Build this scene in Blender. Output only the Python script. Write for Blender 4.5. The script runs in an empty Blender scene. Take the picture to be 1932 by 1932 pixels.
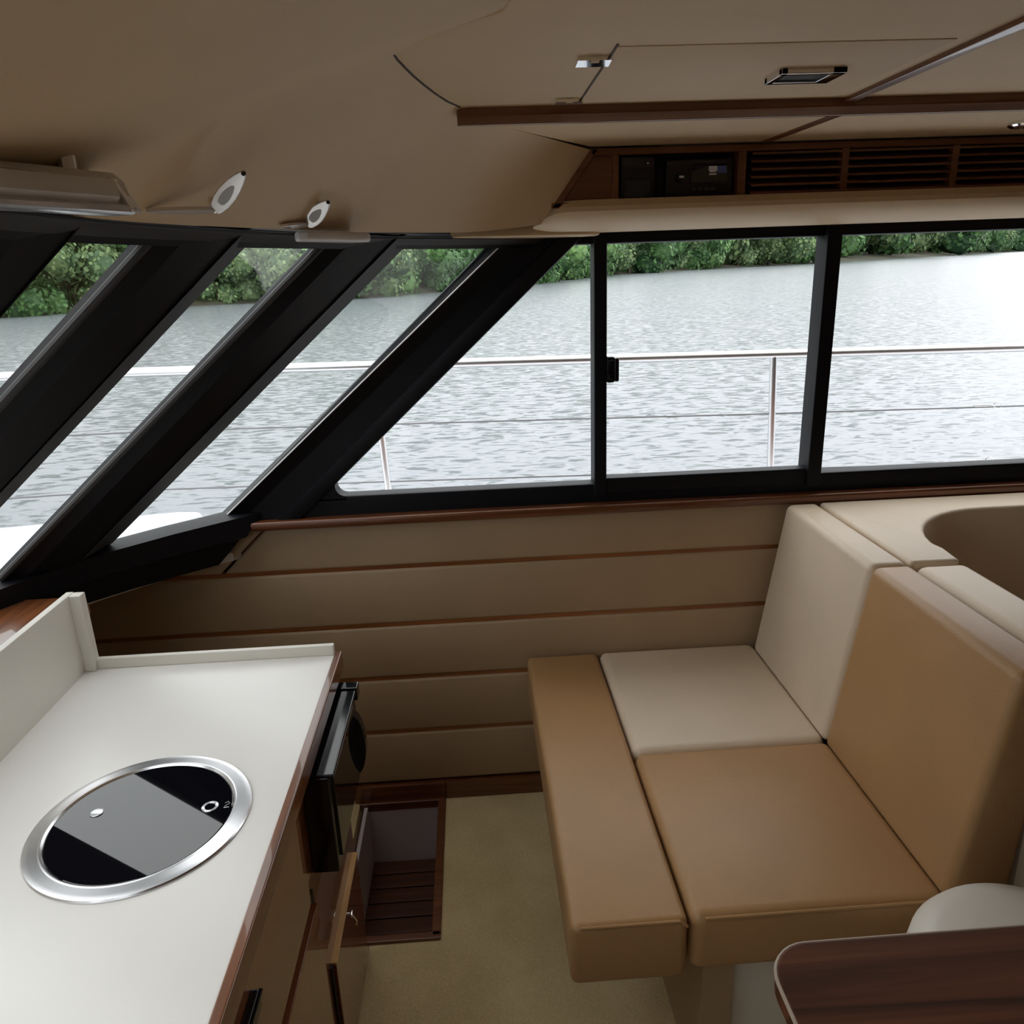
import bpy, bmesh, math, random
from mathutils import Vector, Matrix
random.seed(7)

# ------------------------------------------------------------------ camera, sky, exposure
scn = bpy.context.scene
COL = scn.collection
cam_d = bpy.data.cameras.new('camera'); cam = bpy.data.objects.new('camera', cam_d); COL.objects.link(cam)
cam_d.sensor_width = 36.0; cam_d.lens = 1440.0 / 1932.0 * 36.0; cam_d.clip_start = 0.02; cam_d.clip_end = 6000
_R = ((0.99769786, -0.05080852, 0.04491634), (-0.05817276, -0.30077959, 0.95191784), (-0.03485562, -0.95233929, -0.30304283))
M4 = Matrix(((_R[0][0], -_R[0][1], -_R[0][2], 0.0), (_R[1][0], -_R[1][1], -_R[1][2], 0.0), (_R[2][0], -_R[2][1], -_R[2][2], 1.4717), (0, 0, 0, 1)))
cam.matrix_world = M4
scn.camera = cam

world = bpy.data.worlds.new('overcast_sky'); scn.world = world; world.use_nodes = True
wn = world.node_tree; wn.nodes.clear()
w_out = wn.nodes.new('ShaderNodeOutputWorld'); w_bg = wn.nodes.new('ShaderNodeBackground')
w_tc = wn.nodes.new('ShaderNodeTexCoord'); w_sep = wn.nodes.new('ShaderNodeSeparateXYZ')
w_max = wn.nodes.new('ShaderNodeMath'); w_max.operation = 'MAXIMUM'; w_max.inputs[1].default_value = 0.0
w_mul = wn.nodes.new('ShaderNodeMath'); w_mul.operation = 'MULTIPLY_ADD'       # thin overcast: zenith brighter than the horizon
SKY = 1.5
w_mul.inputs[1].default_value = 0.32 * SKY; w_mul.inputs[2].default_value = 0.68 * SKY
w_bg.inputs['Color'].default_value = (0.985, 0.988, 1.0, 1)
wn.links.new(w_tc.outputs['Generated'], w_sep.inputs[0]); wn.links.new(w_sep.outputs['Z'], w_max.inputs[0])
wn.links.new(w_max.outputs[0], w_mul.inputs[0]); wn.links.new(w_mul.outputs[0], w_bg.inputs['Strength'])
wn.links.new(w_bg.outputs[0], w_out.inputs['Surface'])

vs = scn.view_settings
vs.view_transform = 'Standard'; vs.look = 'None'; vs.gamma = 1.0; vs.use_curve_mapping = False
vs.exposure = 1.2

# ------------------------------------------------------------------ materials
def nmat(name):
    m = bpy.data.materials.new(name); m.use_nodes = True
    return m, m.node_tree, m.node_tree.nodes['Principled BSDF']

def plain(name, c, rough=0.5, metal=0.0, var=0.06, scale=6.0, bump=0.0, bscale=400.0, coat=0.0, spec=0.5):
    """base colour with a slight large-scale mottling and fine relief"""
    m, nt, b = nmat(name)
    b.inputs['Roughness'].default_value = rough; b.inputs['Metallic'].default_value = metal
    b.inputs['Specular IOR Level'].default_value = spec
    b.inputs['Coat Weight'].default_value = coat; b.inputs['Coat Roughness'].default_value = 0.03
    tc = nt.nodes.new('ShaderNodeTexCoord')
    nz = nt.nodes.new('ShaderNodeTexNoise'); nz.inputs['Scale'].default_value = scale; nz.inputs['Detail'].default_value = 4
    nt.links.new(tc.outputs['Object'], nz.inputs['Vector'])
    r = nt.nodes.new('ShaderNodeValToRGB')
    r.color_ramp.elements[0].position = 0.3; r.color_ramp.elements[1].position = 0.7
    r.color_ramp.elements[0].color = tuple(v * (1 - var) for v in c) + (1,)
    r.color_ramp.elements[1].color = tuple(min(1, v * (1 + var)) for v in c) + (1,)
    nt.links.new(nz.outputs['Fac'], r.inputs['Fac']); nt.links.new(r.outputs['Color'], b.inputs['Base Color'])
    if bump > 0:
        n2 = nt.nodes.new('ShaderNodeTexNoise'); n2.inputs['Scale'].default_value = bscale; n2.inputs['Detail'].default_value = 3
        bp = nt.nodes.new('ShaderNodeBump'); bp.inputs['Strength'].default_value = bump; bp.inputs['Distance'].default_value = 0.002
        nt.links.new(tc.outputs['Object'], n2.inputs['Vector']); nt.links.new(n2.outputs['Fac'], bp.inputs['Height'])
        nt.links.new(bp.outputs['Normal'], b.inputs['Normal'])
    return m

def wood(name, c1, c2, axis='X', rough=0.3, coat=0.0, grain=60.0, spec=0.5):
    m, nt, b = nmat(name)
    b.inputs['Roughness'].default_value = rough; b.inputs['Specular IOR Level'].default_value = spec
    b.inputs['Coat Weight'].default_value = coat; b.inputs['Coat Roughness'].default_value = 0.02
    tc = nt.nodes.new('ShaderNodeTexCoord'); mp = nt.nodes.new('ShaderNodeMapping')
    s = [grain, grain, grain]; s['XYZ'.index(axis)] = grain * 0.05
    mp.inputs['Scale'].default_value = s
    nz = nt.nodes.new('ShaderNodeTexNoise'); nz.inputs['Scale'].default_value = 1.0; nz.inputs['Detail'].default_value = 6; nz.inputs['Distortion'].default_value = 0.6
    r = nt.nodes.new('ShaderNodeValToRGB')
    r.color_ramp.elements[0].position = 0.32; r.color_ramp.elements[1].position = 0.68
    r.color_ramp.elements[0].color = c1 + (1,); r.color_ramp.elements[1].color = c2 + (1,)
    nt.links.new(tc.outputs['Object'], mp.inputs['Vector']); nt.links.new(mp.outputs['Vector'], nz.inputs['Vector'])
    nt.links.new(nz.outputs['Fac'], r.inputs['Fac']); nt.links.new(r.outputs['Color'], b.inputs['Base Color'])
    return m

def glass(name, tint=(0.94, 0.95, 0.95), refl=1.0):
    m = bpy.data.materials.new(name); m.use_nodes = True; nt = m.node_tree; nt.nodes.clear()
    o = nt.nodes.new('ShaderNodeOutputMaterial'); mx = nt.nodes.new('ShaderNodeMixShader')
    t = nt.nodes.new('ShaderNodeBsdfTransparent'); t.inputs['Color'].default_value = tint + (1,)
    g = nt.nodes.new('ShaderNodeBsdfGlossy'); g.inputs['Roughness'].default_value = 0.01
    f = nt.nodes.new('ShaderNodeLayerWeight'); f.inputs['Blend'].default_value = 0.5      # facing = 1 - |cos|
    pw_ = nt.nodes.new('ShaderNodeMath'); pw_.operation = 'POWER'; pw_.inputs[1].default_value = 5.0
    k = nt.nodes.new('ShaderNodeMath'); k.operation = 'MULTIPLY_ADD'; k.inputs[1].default_value = 0.96 * refl; k.inputs[2].default_value = 0.035 * refl
    nt.links.new(f.outputs['Facing'], pw_.inputs[0]); nt.links.new(pw_.outputs[0], k.inputs[0]); nt.links.new(k.outputs[0], mx.inputs['Fac'])
    nt.links.new(t.outputs[0], mx.inputs[1]); nt.links.new(g.outputs[0], mx.inputs[2]); nt.links.new(mx.outputs[0], o.inputs['Surface'])
    return m

MT = {
 'headliner': plain('headliner_vinyl', (0.64, 0.475, 0.285), 0.55, var=0.03, bump=0.15, bscale=500),
 'cream': plain('cream_leather', (0.70, 0.575, 0.43), 0.45, var=0.04, bump=0.25, bscale=350),
 'panel': plain('panel_leather', (0.41, 0.29, 0.175), 0.5, var=0.04, bump=0.2, bscale=350),
 'tan': plain('tan_leather', (0.42, 0.24, 0.105), 0.42, var=0.05, bump=0.25, bscale=350),
 'teak': wood('varnished_teak', (0.095, 0.028, 0.010), (0.19, 0.062, 0.022), 'X', 0.28, 0.6),
 'teak_y': wood('varnished_teak_across', (0.10, 0.032, 0.012), (0.24, 0.085, 0.03), 'Y', 0.28, 0.6),
 'teak_z': wood('cabinet_teak', (0.15, 0.042, 0.014), (0.25, 0.08, 0.026), 'Y', 0.25, 0.8, 30),
 'teak_lit': wood('lit_teak_edge', (0.66, 0.36, 0.12), (0.78, 0.48, 0.20), 'Y', 0.45),  # pale tone stands for light caught by the door's top edge
 'inlay': wood('inlay_teak', (0.20, 0.065, 0.018), (0.33, 0.12, 0.035), 'X', 0.35, 0.3),
 'teak_matte': wood('oiled_teak_slats', (0.07, 0.022, 0.010), (0.12, 0.04, 0.017), 'X', 0.5),
 'table': wood('dark_walnut', (0.026, 0.009, 0.005), (0.15, 0.052, 0.023), 'X', 0.5, 0.0, 40, 0.15),
 'edge': plain('pale_edge_band', (0.42, 0.33, 0.26), 0.4),
 'black': plain('black_frame_vinyl', (0.005, 0.0055, 0.008), 0.5, var=0.1, spec=0.22),
 'charcoal': plain('charcoal_trim', (0.035, 0.032, 0.032), 0.55, var=0.05, spec=0.35),
 'gloss_black': plain('gloss_black_plastic', (0.008, 0.008, 0.01), 0.12, var=0.1),
 'lid': plain('black_glass_lid', (0.004, 0.004, 0.006), 0.02, var=0.0, spec=0.8),
 'chrome': plain('polished_chrome', (0.86, 0.86, 0.88), 0.06, 1.0, var=0.01),
 'satin': plain('satin_chrome', (0.88, 0.88, 0.9), 0.24, 1.0, var=0.01),
 'hook': plain('reflection_pale_metal', (0.80, 0.80, 0.82), 0.14, 0.55, var=0.02),  # pale base colour holds the bright reflections of the plating
 'wire': plain('weathered_wire', (0.16, 0.16, 0.165), 0.5, 0.4, var=0.1),
 'inset': plain('grey_inset', (0.38, 0.38, 0.39), 0.35, 0.2, var=0.05),
 'steel': plain('stainless_steel', (0.80, 0.81, 0.83), 0.28, 1.0, var=0.02),
 'white': plain('white_laminate', (0.76, 0.725, 0.65), 0.4, var=0.02),
 'counter': plain('counter_laminate', (0.87, 0.845, 0.81), 0.28, var=0.015),
 'gel': plain('white_gelcoat', (0.70, 0.70, 0.70), 0.3, var=0.02),
 'pad': plain('white_deck_vinyl', (0.66, 0.68, 0.72), 0.6, var=0.03, bump=0.3, bscale=120),
 'seam': plain('dark_seam', (0.05, 0.03, 0.018), 0.7),
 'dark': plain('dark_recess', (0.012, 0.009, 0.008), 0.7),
 'grey': plain('pale_grey_lining', (0.62, 0.55, 0.55), 0.5),
 'diffuser': plain('frosted_diffuser', (0.74, 0.72, 0.72), 0.35),
 'logo_white': plain('white_print', (0.75, 0.75, 0.75), 0.4, var=0.0),
 'logo_blue': plain('blue_print', (0.10, 0.15, 0.42), 0.4, var=0.0),
 'pocket': plain('black_mesh_pocket', (0.03, 0.032, 0.036), 0.6),
 'bark': plain('tree_bark', (0.10, 0.075, 0.05), 0.9, var=0.3, scale=3),
 'soil': plain('bank_soil', (0.06, 0.06, 0.035), 0.95, var=0.4, scale=0.4),
 'glass': glass('window_glass'),
 'glass_tint': glass('windshield_glass', (0.90, 0.915, 0.91)),
}
# carpet: speckled pile
def _carpet():
    m, nt, b = nmat('loop_carpet'); b.inputs['Roughness'].default_value = 0.95; b.inputs['Specular IOR Level'].default_value = 0.1
    tc = nt.nodes.new('ShaderNodeTexCoord')
    n1 = nt.nodes.new('ShaderNodeTexNoise'); n1.inputs['Scale'].default_value = 5; n1.inputs['Detail'].default_value = 5
    n2 = nt.nodes.new('ShaderNodeTexNoise'); n2.inputs['Scale'].default_value = 380; n2.inputs['Detail'].default_value = 2
    mx = nt.nodes.new('ShaderNodeMath'); mx.operation = 'MULTIPLY_ADD'; mx.inputs[1].default_value = 0.45
    nt.links.new(tc.outputs['Object'], n1.inputs['Vector']); nt.links.new(tc.outputs['Object'], n2.inputs['Vector'])
    ha = nt.nodes.new('ShaderNodeMath'); ha.operation = 'MULTIPLY'; ha.inputs[1].default_value = 0.55
    nt.links.new(n1.outputs['Fac'], ha.inputs[0]); nt.links.new(n2.outputs['Fac'], mx.inputs[0]); nt.links.new(ha.outputs[0], mx.inputs[2])
    r = nt.nodes.new('ShaderNodeValToRGB'); r.color_ramp.elements[0].position = 0.36; r.color_ramp.elements[1].position = 0.62
    r.color_ramp.elements[0].color = (0.55, 0.42, 0.21, 1); r.color_ramp.elements[1].color = (0.78, 0.62, 0.35, 1)
    nt.links.new(mx.outputs[0], r.inputs['Fac']); nt.links.new(r.outputs['Color'], b.inputs['Base Color'])
    bp = nt.nodes.new('ShaderNodeBump'); bp.inputs['Strength'].default_value = 0.5; bp.inputs['Distance'].default_value = 0.004
    nt.links.new(n2.outputs['Fac'], bp.inputs['Height']); nt.links.new(bp.outputs['Normal'], b.inputs['Normal'])
    return m
MT['carpet'] = _carpet()
def _water():
    m, nt, b = nmat('river_water'); b.inputs['Base Color'].default_value = (0.19, 0.205, 0.225, 1)
    b.inputs['Roughness'].default_value = 0.22; b.inputs['IOR'].default_value = 1.33
    tc = nt.nodes.new('ShaderNodeTexCoord')
    mp = nt.nodes.new('ShaderNodeMapping'); mp.inputs['Scale'].default_value = (1.0, 2.4, 1.0); mp.inputs['Rotation'].default_value = (0, 0, 0.10)
    n1 = nt.nodes.new('ShaderNodeTexNoise'); n1.inputs['Scale'].default_value = 4.0; n1.inputs['Detail'].default_value = 4; n1.inputs['Roughness'].default_value = 0.55; n1.inputs['Distortion'].default_value = 0.5
    sb = nt.nodes.new('ShaderNodeVectorMath'); sb.operation = 'SUBTRACT'; sb.inputs[1].default_value = (0.5, 0.5, 0.5)
    ml = nt.nodes.new('ShaderNodeVectorMath'); ml.operation = 'MULTIPLY'; ml.inputs[1].default_value = (0.40, 0.95, 0.0)
    ad = nt.nodes.new('ShaderNodeVectorMath'); ad.operation = 'ADD'; ad.inputs[1].default_value = (0, 0, 1)
    no = nt.nodes.new('ShaderNodeVectorMath'); no.operation = 'NORMALIZE'
    nt.links.new(tc.outputs['Object'], mp.inputs['Vector']); nt.links.new(mp.outputs['Vector'], n1.inputs['Vector'])
    nt.links.new(n1.outputs['Color'], sb.inputs[0]); nt.links.new(sb.outputs[0], ml.inputs[0]); nt.links.new(ml.outputs[0], ad.inputs[0]); nt.links.new(ad.outputs[0], no.inputs[0])
    nt.links.new(no.outputs[0], b.inputs['Normal'])
    return m
MT['water'] = _water()
def _leaf(name, c1, c2):
    m, nt, b = nmat(name); b.inputs['Roughness'].default_value = 0.6
    g = nt.nodes.new('ShaderNodeNewGeometry'); r = nt.nodes.new('ShaderNodeValToRGB')
    r.color_ramp.elements[0].color = c1 + (1,); r.color_ramp.elements[1].color = c2 + (1,)
    nt.links.new(g.outputs['Random Per Island'], r.inputs['Fac']); nt.links.new(r.outputs['Color'], b.inputs['Base Color'])
    return m
LEAF = [_leaf('leaves_deep', (0.02, 0.07, 0.022), (0.10, 0.22, 0.06)), _leaf('leaves_mid', (0.035, 0.11, 0.035), (0.17, 0.31, 0.09)), _leaf('leaves_olive', (0.05, 0.11, 0.045), (0.2, 0.29, 0.11))]

# ------------------------------------------------------------------ mesh helpers
class MB:
    def __init__(self): self.bm = bmesh.new()
    def _merge(self, t, bev=0, seg=3, angle=0.3):
        t.normal_update()
        if bev > 0:
            es = [e for e in t.edges if len(e.link_faces) == 2 and e.calc_face_angle(0) > angle]
            bmesh.ops.bevel(t, geom=es, offset=bev, segments=seg, profile=0.5, affect='EDGES', clamp_overlap=True)
        bmesh.ops.recalc_face_normals(t, faces=t.faces)
        me = bpy.data.meshes.new('tmp'); t.to_mesh(me); t.free(); self.bm.from_mesh(me); bpy.data.meshes.remove(me)
        return self
    def hexa(self, p, bev=0, seg=3):
        """p: 4 bottom corners then 4 top corners, same order"""
        t = bmesh.new(); v = [t.verts.new(q) for q in p]
        for f in ((3, 2, 1, 0), (4, 5, 6, 7), (0, 1, 5, 4), (1, 2, 6, 5), (2, 3, 7, 6), (3, 0, 4, 7)): t.faces.new([v[i] for i in f])
        return self._merge(t, bev, seg)
    def box(self, x0, x1, y0, y1, z0, z1, bev=0, seg=3):
        return self.hexa([(x0, y0, z0), (x1, y0, z0), (x1, y1, z0), (x0, y1, z0), (x0, y0, z1), (x1, y0, z1), (x1, y1, z1), (x0, y1, z1)], bev, seg)
    def prism(self, poly, a, b, axis='Z', bev=0, seg=3, angle=0.3):
        def P(u, v, w): return {'Z': (u, v, w), 'Y': (u, w, v), 'X': (w, u, v)}[axis]
        t = bmesh.new()
        lo = [t.verts.new(P(u, v, a)) for u, v in poly]; hi = [t.verts.new(P(u, v, b)) for u, v in poly]
        t.faces.new(lo); t.faces.new(hi)
        n = len(poly)
        for i in range(n): t.faces.new((lo[i], lo[(i + 1) % n], hi[(i + 1) % n], hi[i]))
        bmesh.ops.recalc_face_normals(t, faces=t.faces)
        return self._merge(t, bev, seg, angle)
    def tube(self, path, r, n=10, closed=False):
        t = bmesh.new(); path = [Vector(p) for p in path]; rings = []
        m = len(path)
        for i, p in enumerate(path):
            if closed: d = path[(i + 1) % m] - path[i - 1]
            else: d = path[min(i + 1, m - 1)] - path[max(i - 1, 0)]
            d.normalize(); up = Vector((0, 0, 1)) if abs(d.z) < 0.9 else Vector((1, 0, 0))
            a = d.cross(up).normalized(); b = a.cross(d)
            rr = r[i] if isinstance(r, (list, tuple)) else r
            rings.append([t.verts.new(p + a * rr * math.cos(k * 2 * math.pi / n) + b * rr * math.sin(k * 2 * math.pi / n)) for k in range(n)])
        for i in range(m if closed else m - 1):
            A, B = rings[i], rings[(i + 1) % m]
            for k in range(n): t.faces.new((A[k], A[(k + 1) % n], B[(k + 1) % n], B[k]))
        if not closed: t.faces.new(rings[0]); t.faces.new(rings[-1])
        return self._merge(t)
    def lathe(self, prof, c=(0, 0, 0), n=48):
        """prof: (radius, z) pairs, closed top and bottom when the radius is 0"""
        t = bmesh.new(); rings = []
        for r, z in prof:
            if r <= 1e-6: rings.append([t.verts.new((c[0], c[1], c[2] + z))])
            else: rings.append([t.verts.new((c[0] + r * math.cos(k * 2 * math.pi / n), c[1] + r * math.sin(k * 2 * math.pi / n), c[2] + z)) for k in range(n)])
        for A, B in zip(rings, rings[1:]):
            for k in range(n):
                k2 = (k + 1) % n
                if len(A) == 1 and len(B) == 1: continue
                if len(A) == 1: t.faces.new((A[0], B[k2], B[k]))
                elif len(B) == 1: t.faces.new((A[k], A[k2], B[0]))
                else: t.faces.new((A[k], A[k2], B[k2], B[k]))
        return self._merge(t)
    def sweep(self, rings, closed_section=True, caps=True):
        """rings: list of equal-length point lists"""
        t = bmesh.new(); R = [[t.verts.new(p) for p in r] for r in rings]; n = len(R[0])
        for A, B in zip(R, R[1:]):
            for k in range(n if closed_section else n - 1): t.faces.new((A[k], A[(k + 1) % n], B[(k + 1) % n], B[k]))
        if caps and closed_section: t.faces.new(R[0]); t.faces.new(R[-1])
        return self._merge(t)

def _shift(o):
    return Vector(o.get('_o', (0, 0, 0)))
def _mesh(name, mb, mat, shift, smooth=35):
    me = bpy.data.meshes.new(name); bm = mb.bm
    bmesh.ops.translate(bm, verts=bm.verts, vec=-Vector(shift)); bm.to_mesh(me); bm.free()
    if smooth:
        me.polygons.foreach_set('use_smooth', [True] * len(me.polygons)); me.set_sharp_from_angle(angle=math.radians(smooth))
    me.materials.append(MT[mat] if isinstance(mat, str) else mat)
    return me
ORG = {}
def flat(o):
    if not any(w in o.name for w in ('cushion', 'backrest', 'wall_panel', 'header', 'pane', 'crown')):
        m = o.modifiers.new('weighted_normal', 'WEIGHTED_NORMAL'); m.keep_sharp = True
def thing(name, label, cat, loc, group=None):
    o = bpy.data.objects.new(name, None); COL.objects.link(o); o.location = loc; o.empty_display_size = 0.05
    o['label'] = label; o['category'] = cat
    if group: o['group'] = group
    ORG[o] = Vector(loc); return o
def part(name, mb, mat, parent, label=None, smooth=35):
    o = bpy.data.objects.new(name, _mesh(name, mb, mat, ORG[parent], smooth)); COL.objects.link(o); o.parent = parent
    ORG[o] = ORG[parent]; flat(o)
    if label: o['label'] = label
    return o
def solo(name, mb, mat, label=None, cat=None, group=None, kind=None, smooth=35):
    xs = [v.co for v in mb.bm.verts]
    lo = Vector((min(v.x for v in xs), min(v.y for v in xs), min(v.z for v in xs))); hi = Vector((max(v.x for v in xs), max(v.y for v in xs), max(v.z for v in xs)))
    org = Vector(((lo.x + hi.x) / 2, (lo.y + hi.y) / 2, lo.z))
    o = bpy.data.objects.new(name, _mesh(name, mb, mat, org, smooth)); COL.objects.link(o); o.location = org; ORG[o] = org; flat(o)
    if label: o['label'] = label
    if cat: o['category'] = cat
    if group: o['group'] = group
    if kind: o['kind'] = kind
    return o
def struct(name, mb, mat, label, smooth=35): return solo(name, mb, mat, label, kind='structure', smooth=smooth)
def catmull(pts, sub=6):
    P = [Vector(p) for p in pts]; out = []
    for i in range(len(P) - 1):
        p0 = P[max(i - 1, 0)]; p1 = P[i]; p2 = P[i + 1]; p3 = P[min(i + 2, len(P) - 1)]
        for k in range(sub):
            t = k / sub
            out.append(0.5 * ((2 * p1) + (p2 - p0) * t + (2 * p0 - 5 * p1 + 4 * p2 - p3) * t * t + (3 * p1 - p0 - 3 * p2 + p3) * t ** 3))
    out.append(P[-1]); return out
YC = 0.50                                   # the boat's centre line
def mirror(pts): return [(p[0], 2 * YC - p[1]) + tuple(p[2:]) for p in reversed(pts)]
def arc(cx, cy, r, a0, a1, n=8): return [(cx + r * math.cos(math.radians(a0 + (a1 - a0) * i / n)), cy + r * math.sin(math.radians(a0 + (a1 - a0) * i / n))) for i in range(n + 1)]

# ================================================================== THE SETTING
PORT = -0.92; AFT = 2.6
# ---- floor with a cut-out for the step well (x -0.362..-0.146, y 1.415..1.88)
fl = MB()
fl.box(-0.135, AFT, PORT, 1.93, -0.03, 0.0); fl.box(-1.91, -0.135, PORT, 1.394, -0.03, 0.0); fl.box(-1.91, -0.385, 1.394, 1.93, -0.03, 0.0)
floor = struct('floor', fl, 'carpet', 'beige looped carpet covering the cabin floor')
well = part('step_well', MB().box(-0.372, -0.362, 1.39, 1.89, -0.21, -0.005).box(-0.372, -0.135, 1.88, 1.89, -0.21, -0.002).box(-0.146, -0.136, 1.39, 1.89, -0.21, -0.005).box(-0.372, -0.135, 1.386, 1.396, -0.21, -0.005).box(-0.372, -0.135, 1.39, 1.89, -0.24, -0.215), 'grey', floor, 'pale grey lining of the step well')
part('well_frame', MB().box(-0.385, -0.135, 1.392, 1.414, -0.02, 0.007, 0.003).box(-0.157, -0.135, 1.40, 1.90, -0.02, 0.007, 0.003).box(-0.385, -0.135, 1.878, 1.90, -0.02, 0.006, 0.002), 'teak', floor, 'dark teak rim around the step well')
me_sl = None
for i in range(9):
    y0 = 1.40 + i * 0.0535
    o = part('slat', MB().box(-0.361, -0.148, y0, y0 + 0.0495, -0.213, -0.20, 0.003, 2), 'teak_matte', floor)

# ---- starboard wall with padded panels, each its own piece
wl = MB()
wl.box(-1.91, -0.50, 1.912, 1.95, -0.25, 0.775); wl.box(-0.74, AFT, 1.912, 1.95, -0.25, 0.862)
wall = struct('wall_starboard', wl, 'teak', 'starboard cabin wall behind the padded panels')
rows = [(0.735, 0.860), (0.568, 0.725), (0.405, 0.557), (0.233, 0.394), (0.062, 0.222)]
def padded(poly): return MB().prism(poly, 1.898, 1.914, 'Y', 0.009, 3)
for i, (a, b) in enumerate(rows):
    if i == 0:
        part('wall_panel', MB().prism([(-1.90, a + 0.003), (-0.679, a + 0.003), (-0.549, b), (-0.62, b), (-0.71, 0.772), (-1.90, 0.772)], 1.899, 1.914, 'Y'), 'panel', wall)
        part('wall_panel', padded([(-0.672, a), (AFT, a), (AFT, b), (-0.542, b)]), 'panel', wall)
    else:
        part('wall_panel', padded([(-1.90, a), (AFT, a), (AFT, b), (-1.90, b)]), 'panel', wall)
for zc in (0.730, 0.5625, 0.3995, 0.2275):
    part('inlay_strip', MB().box(-1.90, AFT, 1.9035, 1.9125, zc - 0.006, zc + 0.006), 'inlay', wall)
base = struct('baseboard_starboard', MB().box(-0.135, AFT, 1.888, 1.913, 0.0, 0.056, 0.004, 2).box(-0.40, -0.134, 1.888, 1.913, 0.002, 0.056, 0.004, 2), 'teak', 'dark varnished teak baseboard below the padded wall panels')
sill = struct('trim_1', MB().box(-0.66, AFT, 1.868, 1.955, 0.858, 0.882, 0.007, 3), 'teak', 'varnished teak sill running under the side windows')

# ---- starboard side window: black frame, three panes
win = thing('window_1', 'black framed sliding side window with three panes', 'x', (0.5, 1.92, 0.882)); del win['category']; win['kind'] = 'structure'
sl = lambda z: -0.396 + (z - 0.937) * 1.112          # raked front edge of the first pane
part('frame_rail', MB().box(-0.52, AFT, 1.90, 1.95, 0.876, 0.932, 0.006, 2), 'black', win)
part('frame_rail', MB().box(0.0, AFT, 1.90, 1.95, 1.521, 1.60, 0.006, 2), 'black', win)
part('corner_pillar', MB().prism([(sl(0.86) - 0.205, 0.86), (sl(0.86), 0.86), (sl(1.545), 1.545), (sl(1.545) - 0.205, 1.545)], 1.893, 1.95, 'Y', 0.006, 2), 'black', win, 'wide raked black pillar between windshield and side window')
pl = []
for (a, b) in ((0.0, 0.055),):
    z0, z1 = 0.872, 1.538
    pl = [(sl(z0) - b, z0), (sl(z0) + 0.006, z0), (sl(z1) + 0.006, z1), (sl(z1) - b, z1)]
part('pane_gasket', MB().prism(pl, 1.882, 1.90, 'Y', 0.007, 2), 'black', win)
part('corner_fillet', MB().prism([(-0.414, 0.922), (-0.3343, 0.922)] + arc(-0.3343, 0.958, 0.026, 270, 132.5, 8) + [(-0.359, 0.977)], 1.90, 1.945, 'Y'), 'black', win)
part('mullion', MB().box(0.305, 0.337, 1.888, 1.95, 0.90, 1.545, 0.004, 2), 'black', win)
part('mullion', MB().box(0.866, 0.903, 1.884, 1.95, 0.90, 1.545, 0.004, 2), 'black', win)
part('sash_rail', MB().box(0.337, 0.868, 1.895, 1.935, 0.905, 0.947, 0.004, 2), 'black', win)
part('mullion', MB().box(1.80, 1.84, 1.888, 1.95, 0.90, 1.545, 0.004, 2), 'black', win)
part('pane', MB().prism([(sl(0.90), 0.90), (0.32, 0.90), (0.32, 1.54), (sl(1.54), 1.54)], 1.922, 1.927, 'Y'), 'glass', win)
part('pane', MB().box(0.32, 0.885, 1.914, 1.919, 0.91, 1.54), 'glass', win)
part('pane', MB().box(0.912, 1.82, 1.928, 1.933, 0.90, 1.54), 'glass', win)
part('pane', MB().box(1.82, AFT, 1.928, 1.933, 0.90, 1.54), 'glass', win)
part('pane_edge', MB().box(0.9035, 0.9125, 1.918, 1.936, 0.925, 1.53), 'diffuser', win, 'pale sealant edge of the aft pane')
lt = part('latch', MB().box(0.334, 0.352, 1.868, 1.895, 1.197, 1.26, 0.003, 2).box(0.350, 0.362, 1.858, 1.892, 1.20, 1.258, 0.004, 2).box(0.337, 0.35, 1.862, 1.87, 1.205, 1.218, 0.002, 2).box(0.337, 0.35, 1.862, 1.87, 1.24, 1.253, 0.002, 2), 'gloss_black', win, 'black sliding window latch')

# ---- raked wrap-around windshield
B_half = [(-0.575, 1.925), (-0.632, 1.88), (-0.745, 1.785), (-0.843, 1.687), (-0.917, 1.595), (-0.977, 1.495), (-1.028, 1.405), (-1.068, 1.32), (-1.112, 1.22), (-1.146, 1.13), (-1.184, 0.98), (-1.205, 0.80), (-1.215, 0.65), (-1.22, 0.50)]
RAKE = Vector((0.712, 0.0, 0.615))
def bpt(p, z=0.905, inward=0.0):
    """point on the glass line p (x, y at z 0.905) moved along the rake to height z, and inward"""
    k = (z - 0.905) / 0.615
    return Vector((p[0] + RAKE.x * k, p[1], z))
full = [Vector((a, b)) for a, b in B_half] + [Vector((a, b)) for a, b in mirror(B_half)[1:]]
def nrm(i):
    a = full[max(i - 1, 0)]; b = full[min(i + 1, len(full) - 1)]; d = (b - a).normalized(); return Vector((-d.y, d.x))   # towards the cabin
def band(section):
    rings = []
    for i, p in enumerate(full):
        n = nrm(i); r = []
        for off, z in section:
            q = bpt(p, z); r.append((q.x + n.x * off, q.y + n.y * off, z))
        rings.append(r)
    return rings
ws = thing('window_2', 'raked black framed windshield wrapping around the front of the cabin', 'x', (-1.22, YC, 0.86)); del ws['category']; ws['kind'] = 'structure'
part('bottom_rail', MB().sweep(band([(0.0, 0.908), (0.045, 0.902), (0.085, 0.85), (0.07, 0.84), (0.09, 0.78), (0.03, 0.775), (-0.03, 0.905)])), 'black', ws)
part('top_rail', MB().sweep(band([(-0.03, 1.53), (0.03, 1.518), (0.05, 1.540), (0.01, 1.548), (-0.09, 1.62), (-0.12, 1.60)])), 'black', ws)
part('top_gasket', MB().sweep(band([(0.022, 1.527), (0.038, 1.525), (0.05, 1.536), (0.045, 1.542), (0.022, 1.542)])), 'charcoal', ws)
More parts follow.
